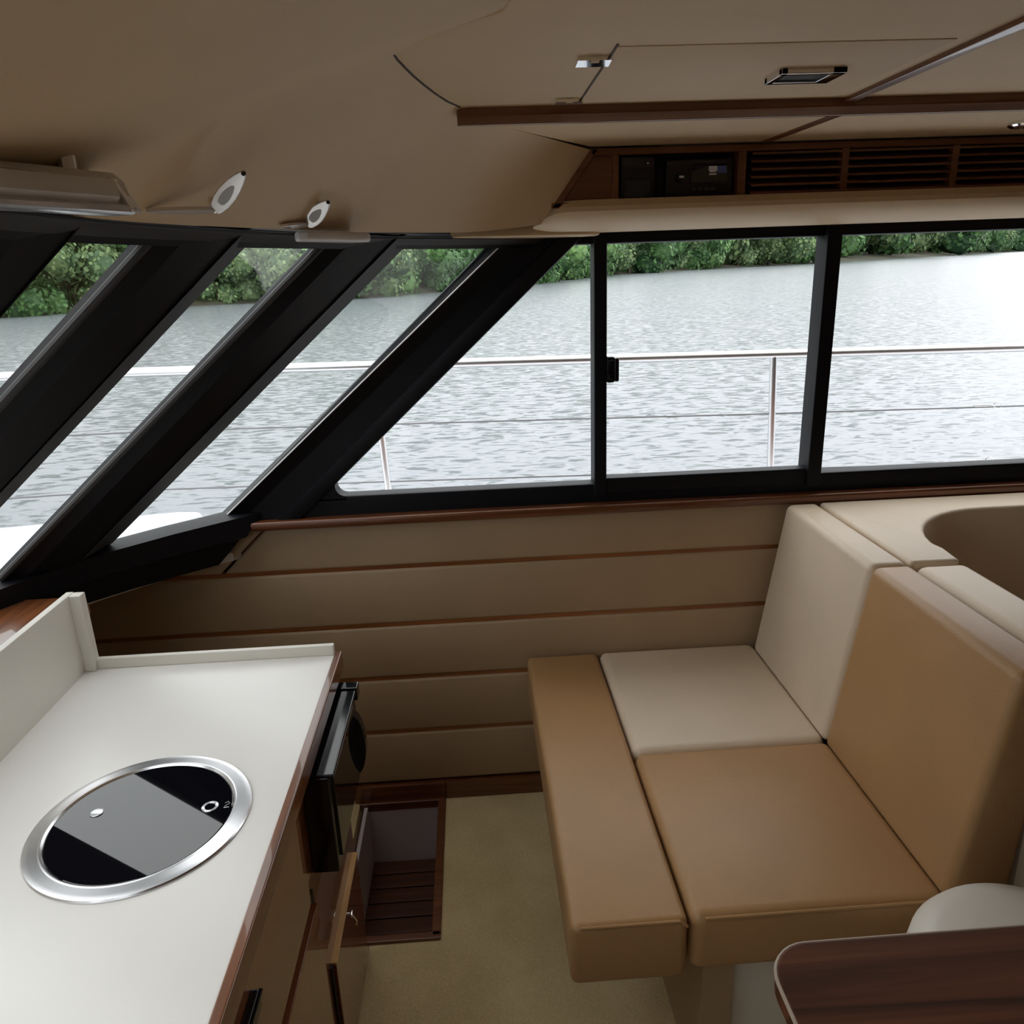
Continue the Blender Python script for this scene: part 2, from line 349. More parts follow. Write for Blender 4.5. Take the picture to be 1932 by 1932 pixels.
idx = {'B1': 1, 'B2': 3, 'B3': 5, 'B4': 7, 'B5': 9, 'B6': 10}
def post(a, b, mir=False):
    """b: pane edge on the forward side, a: pane edge on the aft side"""
    pa, pb = Vector(a), Vector(b); d = (pb - pa).normalized(); n = Vector((-d.y, d.x))
    if n.x < 0: n = -n
    ridge = pb.lerp(pa, 0.60) + n * 0.042; k = pb.lerp(pa, 0.16) + n * 0.030
    sec = [pa, ridge, k, pb, pb - n * 0.03, pa - n * 0.03]
    rings = []
    for z in (0.87, 1.545):
        r = []
        for q in sec: w = bpt(q, z); r.append((w.x, w.y, z))
        rings.append(r)
    p = part('post', MB().sweep(rings), 'black', ws, smooth=0)
    e = part('post_lit_facet', MB().sweep([[tuple(bpt(q, z)) for q in (pa + n * 0.002, ridge + n * 0.002, ridge + n * 0.004, pa + n * 0.006)] for z in (0.91, 1.535)]), 'charcoal', p)  # side-window light on this facet put into a paler overlay
    g = part('pane_gasket', MB().tube([tuple(bpt(pb + n * 0.004 - d * (-0.004), z)) for z in (0.91, 1.525)], 0.007, 8), 'charcoal', p)
def pane_mb(line):
    rings = []
    for p in line:
        a = bpt(p, 0.895); b = bpt(p, 1.54)
        rings.append([tuple(a), tuple(b), (b.x - 0.006, b.y, b.z), (a.x - 0.006, a.y, a.z)])
    return MB().sweep(rings)
for m in (False, True):
    f = (lambda q: (q[0], 2 * YC - q[1])) if m else (lambda q: q)
    H = [f(q) for q in B_half]
    post(H[3], H[5]); post(H[7], H[9])
    post(H[10], (f((-1.20, 0.84))))
    for a, b in ((H[0], H[4]), (H[4], H[8]), (H[8], H[10]),):
        A, B = Vector(a), Vector(b)
        i0, i1 = H.index(a), H.index(b)
        part('pane', pane_mb([H[j] for j in range(i0, i1 + 1)]), 'glass_tint', ws)
part('pane', pane_mb([tuple(full[j]) for j in range(10, len(full) - 10)]), 'glass_tint', ws)
# filler behind the corner pillar, closing the gap between windshield and side wall
for m in (1, -1):
    y = (lambda v: v) if m == 1 else (lambda v: 2 * YC - v)
    zs = (0.86, 1.60); rings = []
    for z in zs:
        q = bpt((-0.632, 1.88), z); rings.append([(q.x + 0.002, y(1.872), z), (q.x + 0.07, y(1.90), z), (q.x + 0.16, y(1.905), z), (q.x + 0.16, y(1.96), z), (q.x - 0.02, y(1.96), z)])
    part('corner_post', MB().sweep(rings), 'black', ws)
    part('corner_gasket', MB().tube([tuple(Vector((bpt((-0.632, 1.88), z).x, y(1.874), z))) for z in (0.905, 1.525)], 0.0022, 8), 'diffuser', ws)

# ---- dashboard and forward structure below the windshield
dash_poly = [(-0.795, 1.52), (-0.795, -0.9), (-0.85, -1.2)] + [(p.x + 0.02, p.y) for p in reversed(full) if -1.2 < p.y < 1.6]
struct('trim_2', MB().prism([(-0.795, 1.465), (-0.795, -0.6)] + [(p.x - 0.01, p.y) for p in reversed(full) if -0.6 <= p.y <= 1.45] + [(-0.99, 1.50), (-0.85, 1.50)], 0.835, 0.858), 'teak_y', 'glossy teak dashboard shelf under the windshield')
struct('wall_front', MB().box(-1.95, -1.91, PORT, 1.95, -0.25, 0.76), 'teak', 'dark forward bulkhead of the cabin')

# ---- overhead
outer = [(0.157, 1.651, 1.556), (0.06, 1.665, 1.549), (-0.025, 1.64, 1.546), (-0.17, 1.50, 1.545), (-0.267, 1.30, 1.543), (-0.364, 1.02, 1.539), (-0.41, 0.90, 1.541), (-0.436, 0.80, 1.541), (-0.462, 0.65, 1.542), (-0.468, 0.50, 1.542)]
inner = [(0.262, 1.652, 1.692), (0.15, 1.53, 1.701), (0.05, 1.40, 1.706), (0.015, 1.28, 1.7235), (-0.015, 1.15, 1.7235), (-0.032, 1.05, 1.7235), (0.0, 0.985, 1.7225), (0.075, 0.88, 1.721), (0.11, 0.70, 1.7205), (0.115, 0.50, 1.7205)]
oo = catmull(outer, 5); ii = catmull(inner, 5)
rowsH = []
for a, b in zip(oo, ii):
    r = []
    for k in range(11):
        t = k / 10.0; q = a.lerp(b, t)
        w_ = 1.0 + 0.5 * min(1.0, len(rowsH) / 8.0)
        q.z = a.z + (b.z - a.z) * (1 - (1 - t) ** w_)
        r.append(tuple(q))
    rowsH.append(r)
rowsH = rowsH + [[(x, 2 * YC - y, z) for x, y, z in r] for r in reversed(rowsH[:-1])]
lip = [[(x, y, z) for x, y, z in ((r[0][0] - 0.006, r[0][1], r[0][2] + 0.02), (r[0][0] - 0.005, r[0][1], r[0][2] + 0.005), r[0])] + list(r[1:]) for r in rowsH]
ceil_ = struct('ceiling', MB().prism([(0.02, 1.36), (AFT, 1.36), (AFT, PORT), (0.3, PORT), (0.25, -0.6), (0.0, -0.2), (0.08, 0.2), (0.10, 0.60)] + [(0.06, 0.85), (-0.02, 0.94), (-0.05, 1.04), (-0.04, 1.17)], 1.724, 1.76), 'headliner', 'flat beige vinyl cabin ceiling')
part('front_header', MB().sweep(lip, False), 'headliner', ceil_, 'curved beige vinyl header sloping down to the windshield', smooth=60)
cp_poly = [(0.008, 1.338), (-0.015, 1.283), (-0.031, 1.228), (-0.0445, 1.172), (-0.0545, 1.125), (-0.062, 1.083), (-0.069, 1.04), (-0.072, 1.0), (-0.05, 0.967), (0.05, 0.875), (0.08, 0.70), (0.085, 0.5), (0.06, 0.15), (-0.05, 0.0), (-0.02, -0.25), (0.2, -0.55), (AFT, -0.55), (AFT, 1.338)]
part('ceiling_panel', MB().prism(cp_poly, 1.7155, 1.726, 'Z', 0.003, 2, 0.6), 'headliner', ceil_)
part('seam_strip', MB().tube([(x, y, 1.716) for x, y in cp_poly[:8]], 0.0018, 6), 'seam', ceil_)
# soffit step and overhead fascia
part('soffit_panel', MB().prism([(0.035, 1.355), (0.26, 1.652), (0.604, 1.652), (0.622, 1.355)], 1.6975, 1.72, 'Z', 0.002, 2), 'headliner', ceil_)
part('soffit_panel', MB().prism([(0.640, 1.355), (0.622, 1.652), (AFT, 1.652), (AFT, 1.355)], 1.6975, 1.72, 'Z', 0.002, 2), 'headliner', ceil_)
part('cross_strip', MB().prism([(0.622, 1.355), (0.604, 1.652), (0.622, 1.652), (0.640, 1.355)], 1.695, 1.72, 'Z', 0.002, 2), 'teak_y', ceil_, 'thin teak strip crossing the soffit')
part('cross_strip', MB().box(0.622, 0.642, -0.6, 1.338, 1.709, 1.73, 0.002, 2), 'teak_y', ceil_, 'thin teak strip crossing the ceiling')
st = part('teak_beam', MB().prism([(1.334, 1.7165), (1.334, 1.703), (1.341, 1.698), (1.349, 1.692), (1.357, 1.692), (1.359, 1.73), (1.334, 1.73)], -0.001, AFT, 'X', 0.0015, 2), 'teak', ceil_, 'dark teak beam along the overhead step')
part('roof', MB().prism([(0.06, 1.95), (AFT + 0.2, 1.95), (AFT + 0.2, PORT - 0.05), (0.06, PORT - 0.05)] + [(p.x + 0.765, p.y) for p in reversed(full)], 1.755, 1.80).prism([(0.10, 1.95)] + [(0.10, 1.9)] + [(-0.02, 1.85), (-0.08, 1.8)] + [(0.0, 1.78), (0.2, 1.95)], 1.6, 1.76), 'gel', ceil_)
part('roof_edge', MB().sweep([[(q[0] - 0.02 * 0, q[1], 1.59), (q[0], q[1], 1.77), (q[0] + 0.03, q[1], 1.77), (q[0] + 0.03, q[1], 1.59)] for q in [(p.x + 0.765, p.y) for p in full]]), 'gel', ceil_)
part('upper_side', MB().box(0.04, AFT, 1.735, 1.95, 1.585, 1.76), 'headliner', ceil_)
lip_sec = [(1.640, 1.587), (1.640, 1.578), (1.655, 1.564), (1.69, 1.553), (1.75, 1.546), (1.86, 1.545), (1.90, 1.552), (1.90, 1.60), (1.65, 1.60)]
part('padded_lip', MB().sweep([[(x, 1.72 + (y - 1.72) * k, 1.5535 + (z - 1.5535) * k) for y, z in lip_sec] for x, k in ((0.148, 0.04), (0.158, 0.35), (0.170, 0.62), (0.186, 0.86), (0.205, 0.97), (0.24, 1.0), (AFT, 1.0))]), 'headliner', ceil_, 'padded beige vinyl lip above the side window')
part('lip_end', MB().prism([(0.02, 1.70), (0.28, 1.80), (0.31, 1.83), (0.31, 1.87), (0.28, 1.895), (0.05, 1.895), (-0.03, 1.70)], 1.538, 1.56, 'Z', 0.006, 2), 'headliner', ceil_)
# ceiling hatch with hinges and a flush pull
hx0, hx1, hy0, hy1 = 0.191, 0.60, 1.005, 1.318
ht = part('hatch_panel', MB().box(hx0, hx1, hy0, hy1, 1.7142, 1.722, 0.001, 2), 'headliner', ceil_)
part('hatch_seam', MB().box(hx0 - 0.003, hx0 - 0.0002, hy0 - 0.01, hy1, 1.7145, 1.719), 'seam', ht)
part('hinge', MB().hexa([(0.150, 1.045, 1.7105), (0.1915, 1.045, 1.7105), (0.1915, 1.070, 1.7087), (0.150, 1.070, 1.7087), (0.150, 1.045, 1.7165), (0.1915, 1.045, 1.7165), (0.1915, 1.070, 1.7165), (0.150, 1.070, 1.7165)]).box(0.165, 0.176, 1.0435, 1.05, 1.7085, 1.713), 'chrome', ht, 'small chrome hinge')
part('hinge', MB().hexa([(0.150, 1.285, 1.7105), (0.1915, 1.285, 1.7105), (0.1915, 1.310, 1.7098), (0.150, 1.310, 1.7098), (0.150, 1.285, 1.7165), (0.1915, 1.285, 1.7165), (0.1915, 1.310, 1.7165), (0.150, 1.310, 1.7165)]).box(0.165, 0.176, 1.2835, 1.29, 1.7085, 1.713), 'chrome', ht, 'small chrome hinge')
fp = part('flush_pull', MB().box(0.435, 0.525, 1.125, 1.135, 1.707, 1.715, 0.001, 2).box(0.435, 0.525, 1.178, 1.188, 1.707, 1.715, 0.001, 2).box(0.435, 0.444, 1.125, 1.188, 1.707, 1.715, 0.001, 2).box(0.505, 0.525, 1.125, 1.188, 1.707, 1.715, 0.001, 2), 'chrome', ht, 'rectangular chrome flush pull')
part('pull_recess', MB().box(0.443, 0.506, 1.134, 1.179, 1.710, 1.714), 'dark', fp)
# recessed downlight seen at the right edge of the soffit
dl = thing('downlight', 'small round chrome downlight in the soffit at the right edge', 'light', (1.05, 1.50, 1.69))
part('bezel', MB().lathe([(0.022, 0.008), (0.034, 0.008), (0.034, 0.003), (0.030, 0.0), (0.024, 0.0), (0.022, 0.004), (0.022, 0.008)], (1.05, 1.50, 1.6895), 32), 'chrome', dl)
part('lens', MB().lathe([(0.0, 0.004), (0.023, 0.004), (0.023, 0.008), (0.0, 0.008)], (1.05, 1.50, 1.6895), 24), 'diffuser', dl)

# ---- unseen port and aft sides of the cabin, closed and dark to cut light from behind
pw = MB(); pw.box(-1.91, AFT, PORT - 0.04, PORT, -0.03, 0.775).box(-0.72, AFT, PORT - 0.04, PORT, 0.775, 1.0).box(-0.5, AFT, PORT - 0.04, PORT, 0.95, 1.15).box(-0.3, AFT, PORT - 0.04, PORT, 1.1, 1.35).box(-0.1, AFT, PORT - 0.04, PORT, 1.3, 1.76)
struct('wall_port', pw, 'teak', 'closed port cabin wall behind the viewpoint')
struct('wall_aft', MB().box(AFT, AFT + 0.04, PORT, 1.95, -0.03, 1.76), 'teak', 'closed aft cabin wall')

# ================================================================== OVERHEAD LOCKER AND FITTINGS
lk = thing('overhead_locker', 'long dark teak overhead locker with louvred vent above the side window', 'locker', (0.9, 1.66, 1.585))
Y0 = 1.648
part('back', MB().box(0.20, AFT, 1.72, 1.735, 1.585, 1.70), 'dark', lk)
part('frame_rail', MB().box(0.262, AFT, Y0, 1.664, 1.681, 1.694, 0.002, 2), 'teak', lk)
part('frame_rail', MB().box(0.18, AFT, Y0, 1.664, 1.585, 1.596, 0.002, 2), 'teak', lk)
part('end_panel', MB().prism([(0.179, 1.585), (0.195, 1.585), (0.277, 1.694), (0.262, 1.694)], Y0, 1.68, 'Y', 0.001, 1), 'teak', lk)
part('end_panel', MB().prism([(0.195, 1.594), (0.305, 1.594), (0.305, 1.684), (0.268, 1.684)], 1.660, 1.672, 'Y'), 'teak', lk)
part('divider', MB().box(0.305, 0.318, Y0 + 0.004, 1.72, 1.59, 1.69, 0.001, 1), 'teak', lk)
part('divider', MB().box(0.562, 0.578, Y0 + 0.004, 1.72, 1.59, 1.69, 0.001, 1), 'teak', lk)
lv0, lv1 = 0.59, AFT
for i in range(6):
    z = 1.604 + i * 0.0148
    part('louvre_slat', MB().hexa([(lv0, 1.653, z - 0.0035), (lv1, 1.653, z - 0.0035), (lv1, 1.672, z + 0.004), (lv0, 1.672, z + 0.004), (lv0, 1.653, z + 0.0005), (lv1, 1.653, z + 0.0005), (lv1, 1.672, z + 0.008), (lv0, 1.672, z + 0.008)]), 'teak', lk)
for x in (0.775, 1.005, 1.235, 1.465, 1.695):
    part('louvre_post', MB().box(x, x + 0.014, 1.651, 1.67, 1.592, 1.684), 'teak', lk)
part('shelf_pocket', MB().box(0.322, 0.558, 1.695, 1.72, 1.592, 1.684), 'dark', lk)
rd = thing('stereo', 'small black marine stereo with white and blue sticker inside the overhead locker', 'stereo', (0.48, 1.68, 1.597))
part('body', MB().box(0.418, 0.556, 1.668, 1.70, 1.599, 1.672, 0.003, 2), 'gloss_black', rd)
part('knob', MB().tube([(0.447, 1.668, 1.638), (0.447, 1.658, 1.638)], 0.009, 16), 'gloss_black', rd)
part('button', MB().box(0.442, 0.452, 1.656, 1.659, 1.636, 1.640), 'logo_white', rd)
for k in range(4): part('button', MB().box(0.472 + k * 0.013, 0.481 + k * 0.013, 1.664, 1.669, 1.612, 1.618, 0.001, 1), 'pocket', rd)
sk = part('display', MB().box(0.468, 0.546, 1.6655, 1.669, 1.626, 1.662, 0.001, 1), 'lid', rd)
part('white_logo', MB().prism([(0.505, 1.657), (0.522, 1.657), (0.5225, 1.65), (0.519, 1.6455), (0.508, 1.6455), (0.5045, 1.65)], 1.664, 1.666, 'Y').box(0.506, 0.521, 1.664, 1.666, 1.6405, 1.6435), 'logo_white', sk)
part('blue_logo', MB().box(0.523, 0.541, 1.664, 1.666, 1.6445, 1.657), 'logo_blue', sk)
pk = thing('control_box', 'black control box with grey pocket at the left end of the overhead locker', 'control box', (0.36, 1.68, 1.597))
part('body', MB().box(0.326, 0.395, 1.672, 1.70, 1.599, 1.682, 0.003, 2), 'gloss_black', pk)
part('pocket', MB().prism([(0.332, 1.602), (0.372, 1.602), (0.386, 1.612), (0.386, 1.635), (0.332, 1.635)], 1.668, 1.673, 'Y', 0.001, 1), 'pocket', pk)
part('indicator', MB().box(0.3795, 0.3815, 1.669, 1.673, 1.6655, 1.668), 'logo_white', pk)

# ================================================================== HEADER FITTINGS
def leaf_shape(base, tip, width, nrm_, thick, n=14):
    """pointed leaf-shaped blade from base to tip"""
    base, tip, nv = Vector(base), Vector(tip), Vector(nrm_).normalized(); ax = (tip - base); L = ax.length; ax.normalize()
    sd = ax.cross(nv).normalized(); nv = sd.cross(ax).normalized()
    prof = [(0.0, 0.55), (0.08, 0.75), (0.25, 0.97), (0.45, 1.0), (0.65, 0.85), (0.82, 0.6), (0.93, 0.36), (0.985, 0.16), (1.0, 0.0)]
    out = [base + ax * L * t + sd * width * 0.5 * w for t, w in prof] + [base + ax * L * t - sd * width * 0.5 * w for t, w in reversed(prof[:-1])]
    t = bmesh.new(); lo = [t.verts.new(p - nv * thick / 2) for p in out]; hi = [t.verts.new(p + nv * thick / 2) for p in out]
    t.faces.new(lo); t.faces.new(hi); m = len(out)
    for i in range(m): t.faces.new((lo[i], lo[(i + 1) % m], hi[(i + 1) % m], hi[i]))
    bmesh.ops.recalc_face_normals(t, faces=t.faces)
    return t
def header_hook(name, label, foot, toe, tip, width, nv, mount, group):
    h = thing(name, label, 'coat hook', foot, group)
    m = MB(); m._merge(leaf_shape(foot, toe, width * 0.55, (0.2, -0.3, -1), 0.005), 0.0012, 2, 0.9); part('foot', m, 'hook', h)
    m = MB(); m._merge(leaf_shape(foot, tip, width, nv, 0.006), 0.0018, 2, 0.9); bl = part('blade', m, 'hook', h)
    f, t_, n_ = Vector(foot), Vector(tip), Vector(nv).normalized()
    a = f.lerp(t_, 0.18) + n_ * 0.0035; b = f.lerp(t_, 0.62) + n_ * 0.0035
    m = MB(); m._merge(leaf_shape(a, b, width * 0.5, nv, 0.002), 0, 1); part('inlay', m, 'inset', bl)
    c = f.lerp(t_, 0.93) + n_ * 0.003
    part('screw', MB().tube([c - n_ * 0.003, c + n_ * 0.0015], 0.0028, 10), 'dark', bl)
    part('mount', MB().tube([f, mount], [0.005, 0.007], 12), 'chrome', h)
    return h
HG = 'chrome hooks on the windshield header'
header_hook('coat_hook', 'larger chrome hook with a long blade on the windshield header', (-0.302, 1.02, 1.553), (-0.366, 0.97, 1.551), (-0.250, 0.985, 1.592), 0.022, (0.33, -0.92, -0.12), (-0.305, 1.03, 1.565), HG)
header_hook('coat_hook', 'smaller chrome hook with an oval blade above the small white plate', (-0.248, 1.31, 1.550), (-0.276, 1.25, 1.546), (-0.205, 1.29, 1.583), 0.026, (0.25, -0.95, -0.12), (-0.25, 1.315, 1.562), HG)
solo('cover_plate', MB().prism([(-0.275, 1.335), (-0.262, 1.305), (-0.245, 1.30), (-0.165, 1.42), (-0.163, 1.44), (-0.19, 1.455), (-0.205, 1.455)], 1.526, 1.541, 'Z', 0.005, 3), 'diffuser', 'small pale plastic plate under the header beside the smaller hook', 'cover plate')
# long light bar under the header at the left edge
lamp = thing('light_bar', 'long pale light bar with chrome lower rim under the header at left', 'light', (-0.42, 0.70, 1.537))
lp = catmull([(-0.326, 0.815), (-0.352, 0.76), (-0.388, 0.69), (-0.412, 0.60), (-0.42, 0.45), (-0.41, 0.28)], 5)
def lamp_sec(sec, pts):
    rings = []
    for i, p in enumerate(pts):
        d = (pts[min(i + 1, len(pts) - 1)] - pts[max(i - 1, 0)]).normalized(); n = Vector((-d.y, d.x))
        if n.x < 0: n = -n
        rings.append([(p.x + n.x * o, p.y + n.y * o, z) for o, z in sec])
    return rings
part('housing', MB().sweep(lamp_sec([(-0.04, 1.574), (-0.04, 1.542), (0.004, 1.542), (0.008, 1.552), (0.004, 1.564), (-0.008, 1.573)], lp)), 'diffuser', lamp)
for q in (lp[3], lp[12], lp[20]): part('mount', MB().tube([(q.x - 0.02, q.y, 1.57), (q.x - 0.02, q.y, 1.595)], 0.008, 10), 'hook', lamp)
part('diffuser', MB().sweep(lamp_sec([(-0.02, 1.543), (0.011, 1.543), (0.0165, 1.549), (0.016, 1.557), (0.0125, 1.564), (-0.008, 1.569)], lp[2:])), 'diffuser', lamp)
part('chrome_rim', MB().sweep(lamp_sec([(-0.025, 1.535), (0.008, 1.5345), (0.014, 1.537), (0.015, 1.5405), (0.011, 1.5435), (-0.025, 1.5435)], lp)), 'hook', lamp)
e0 = lp[0]; ed = (lp[0] - lp[1]).normalized(); en = Vector((-ed.y, ed.x)); en = en if en.x > 0 else -en
def ep(a, o, z): return (e0.x + ed.x * a + en.x * o, e0.y + ed.y * a + en.y * o, z)
part('end_clip', MB().hexa([ep(-0.006, -0.035, 1.536), ep(0.014, -0.035, 1.537), ep(0.014, 0.010, 1.537), ep(-0.006, 0.018, 1.536), ep(-0.016, -0.035, 1.562), ep(0.0, -0.035, 1.562), ep(-0.002, 0.0, 1.568), ep(-0.016, 0.004, 1.568)], 0.003, 2), 'hook', lamp)

# ================================================================== GALLEY
XF = -0.306; YE = 1.385
cab = thing('galley_cabinet', 'glossy varnished teak galley cabinet under the white counter', 'cabinet', (-0.54, 0.6, 0.0))
part('body', MB().box(-0.785, XF, -0.45, YE, 0.0, 0.722, 0.002, 1), 'teak_z', cab)
dr = part('door', MB().box(XF, XF + 0.010, 1.085, 1.362, 0.018, 0.286, 0.002, 2), 'teak_z', cab)
part('top_edge', MB().box(XF - 0.001, XF + 0.011, 1.085, 1.362, 0.2855, 0.290, 0.001, 2), 'teak_lit', dr, 'top edge of the cabinet door, coloured pale as if catching light')  # light on the edge is put into its pale wood colour
part('door_latch', MB().tube([(XF + 0.010, 1.22, 0.265), (XF + 0.016, 1.22, 0.265)], 0.003, 12).box(XF + 0.015, XF + 0.018, 1.213, 1.227, 0.261, 0.269, 0.001, 2).tube([(XF + 0.017, 1.22, 0.262), (XF + 0.024, 1.222, 0.245), (XF + 0.022, 1.222, 0.235)], 0.0018, 8), 'chrome', dr, 'tiny chrome latch')
part('door', MB().box(XF, XF + 0.013, 0.60, 1.012, 0.018, 0.50, 0.002, 2), 'teak_z', cab)
part('door_gap_shadow', MB().box(XF - 0.001, XF + 0.003, 1.014, 1.030, 0.01, 0.51), 'dark', cab)
part('door_gap_shadow', MB().box(XF - 0.001, XF + 0.004, 1.074, 1.084, 0.01, 0.29), 'dark', cab)  # shadow along the door edge, built as a dark strip
part('toe_strip', MB().box(XF, XF + 0.006, -0.45, YE, 0.0, 0.014), 'dark', cab)
dw = part('drawer', MB().box(XF, XF + 0.013, 0.30, 0.98, 0.53, 0.705, 0.002, 2), 'teak_z', cab)
part('drawer_pull', MB().box(XF + 0.010, XF + 0.024, 0.42, 0.70, 0.655, 0.682, 0.004, 3).box(XF + 0.022, XF + 0.027, 0.43, 0.70, 0.676, 0.681, 0.001, 2), 'gloss_black', dw, 'black drawer pull')

ct = thing('countertop', 'white galley countertop with raised splashback and teak front edging', 'countertop', (-0.54, 0.6, 0.722))
part('slab', MB().box(-0.785, -0.300, -0.45, YE + 0.01, 0.7225, 0.750, 0.002, 2), 'counter', ct)
part('front_edging', MB().box(-0.300, -0.286, -0.45, YE + 0.012, 0.716, 0.7535, 0.003, 3), 'teak_y', ct, 'teak front edging')
part('fiddle_rail', MB().box(-0.775, -0.300, YE, YE + 0.012, 0.750, 0.772, 0.002, 2), 'white', ct, 'low white fiddle rail at the end of the counter')
part('splashback', MB().box(-0.795, -0.781, -0.45, YE + 0.012, 0.740, 0.912, 0.002, 2), 'white', ct, 'white splashback along the dashboard side')
part('corner_batten', MB().box(-0.782, -0.760, YE - 0.010, YE + 0.0125, 0.750, 0.911, 0.003, 2), 'white', ct)

SC = (-0.4925, 0.921, 0.750)
sk_ = thing('round_sink', 'round sink with wide chrome ring and black glass lid set in the counter', 'sink', SC)
part('ring', MB().lathe([(0.122, 0.0005), (0.147, 0.0005), (0.1475, 0.002), (0.146, 0.0042), (0.138, 0.0052), (0.128, 0.0055), (0.1262, 0.0062), (0.1245, 0.0062), (0.122, 0.0035), (0.122, 0.0005)], SC, 96), 'satin', sk_)
ld = part('glass_lid', MB().lathe([(0.0, 0.0005), (0.1215, 0.0005), (0.1215, 0.0034), (0.1205, 0.004), (0.0, 0.004)], SC, 96), 'lid', sk_, smooth=20)
part('knob', MB().lathe([(0.0, 0.004), (0.0088, 0.004), (0.0088, 0.0052), (0.0075, 0.0058), (0.0, 0.006)], (-0.5635, 0.941, 0.750), 32), 'steel', ld, 'small steel button on the lid')
part('finger_ring', MB().lathe([(0.0075, 0.004), (0.0115, 0.004), (0.0115, 0.0048), (0.0095, 0.0055), (0.0075, 0.0048), (0.0075, 0.004)], (-0.4035, 0.938, 0.750), 40), 'steel', ld, 'small steel ring on the lid')
part('print_mark', MB().tube([(-0.384, 0.944, 0.7541), (-0.380, 0.947, 0.7541), (-0.377, 0.943, 0.7541), (-0.382, 0.938, 0.7541), (-0.383, 0.934, 0.7541), (-0.376, 0.935, 0.7541)], 0.0005, 6).tube([(-0.374, 0.94, 0.7541), (-0.370, 0.946, 0.7541), (-0.367, 0.941, 0.7541), (-0.372, 0.938, 0.7541), (-0.367, 0.935, 0.7541)], 0.0005, 6), 'steel', ld, 'tiny scribbled mark printed on the lid')

ov = thing('compact_oven', 'glossy black compact oven projecting from the galley cabinet front', 'oven', (-0.28, 1.2, 0.51))
part('body', MB().box(XF, XF + 0.044, 1.058, 1.352, 0.515, 0.700, 0.003, 2), 'gloss_black', ov)
part('top_lip', MB().box(XF + 0.022, XF + 0.052, 1.062, 1.325, 0.696, 0.704, 0.003, 3), 'gloss_black', ov)
part('hinge_block', MB().box(XF + 0.014, XF + 0.054, 1.328, 1.356, 0.678, 0.706, 0.003, 2), 'gloss_black', ov)
part('front_glass', MB().box(XF + 0.043, XF + 0.048, 1.08, 1.30, 0.53, 0.685, 0.001, 2), 'lid', ov)
hp = [(XF + 0.046, 1.33, 0.665), (XF + 0.058, 1.318, 0.645), (XF + 0.064, 1.31, 0.61), (XF + 0.063, 1.305, 0.575), (XF + 0.056, 1.305, 0.545), (XF + 0.045, 1.307, 0.528)]
part('bow_handle', MB().prism([(p.x, p.z) for p in catmull(hp, 4)], 1.300, 1.322, 'Y', 0.004, 2, 0.7), 'gloss_black', ov)

# ================================================================== BENCH
bn = thing('bench', 'two-tone cream and tan upholstered bench against the side wall', 'bench', (0.60, 1.44, 0.0))
part('base', MB().box(0.405, 0.86, 1.02, 1.885, 0.0, 0.335, 0.004, 2), 'white', bn)
part('base_side', MB().box(0.348, 0.4045, 1.00, 1.885, 0.0, 0.330, 0.003, 2), 'panel', bn)
YS = 1.425
s1 = part('seat_cushion', MB().box(0.316, 0.752, YS + 0.0008, 1.892, 0.335, 0.452, 0.022, 5), 'cream', bn, 'cream half of the seat cushion')
s2 = part('seat_cushion', MB().box(0.316, 0.752, 0.968, YS - 0.0008, 0.335, 0.452, 0.022, 5), 'tan', bn, 'tan half of the seat cushion')
part('piping', MB().tube([(0.338, 0.9695, 0.4485), (0.75, 0.9695, 0.4485)], 0.003, 8), 'tan', s2)
def back(y0, y1): 
    fb, ft, th = 0.742, 0.806, 0.082
    return MB().hexa([(fb, y0, 0.44), (fb + th + 0.03, y0, 0.44), (fb + th + 0.03, y1, 0.44), (fb, y1, 0.44), (ft, y0, 0.862), (ft + th, y0, 0.862), (ft + th, y1, 0.862), (ft, y1, 0.862)], 0.016, 5)
part('backrest', back(YS + 0.0008, 1.866), 'cream', bn, 'cream half of the backrest')
part('backrest', back(0.975, YS - 0.0008), 'tan', bn, 'tan half of the backrest')
ex = thing('bench_extension', 'narrow tan cushion extending the bench seat on its aisle side', 'cushion', (0.21, 1.42, 0.31))
part('cushion', MB().box(0.116, 0.311, 0.968, 1.888, 0.326, 0.450, 0.014, 4), 'tan', ex)
part('piping', MB().tube([(0.132, 0.9695, 0.4475), (0.296, 0.9695, 0.4475), (0.3085, 0.9695, 0.436)], 0.0028, 8), 'tan', ex)
part('support_board', MB().box(0.125, 0.348, 1.03, 1.88, 0.312, 0.3265, 0.002, 1), 'teak_z', ex)

# dinette settee behind the bench: back cushions that turn the corner along the wall
ds = thing('dinette_settee', 'cream dinette settee with curved corner backrest behind the bench', 'settee', (1.4, 1.4, 0.0))
xi = 1.003
def rnd(cx, cy, r, n=10): return [(cx - r * math.cos(math.radians(a)), cy + r * math.sin(math.radians(a))) for a in [90.0 * i / n for i in range(n + 1)]]
pol = [(0.894, 1.432), (xi, 1.432), (xi, 1.50)] + [(xi + 0.255 - 0.255 * math.cos(math.radians(a)), 1.50 + 0.255 * math.sin(math.radians(a))) for a in range(0, 91, 9)] + [(AFT - 0.01, 1.757), (AFT - 0.01, 1.866), (0.894, 1.866)]
part('corner_backrest', MB().prism(pol, 0.42, 0.862, 'Z', 0.010, 4, 0.7), 'cream', ds, smooth=50)
part('side_backrest', MB().box(0.894, xi + 0.004, 0.972, 1.424, 0.42, 0.860, 0.022, 5), 'cream', ds)
part('seat_cushion', MB().box(0.96, AFT - 0.01, 0.985, 1.76, 0.335, 0.45, 0.02, 4), 'cream', ds)
part('base', MB().box(0.862, AFT - 0.01, 0.99, 1.885, 0.0, 0.335, 0.004, 2), 'white', ds)
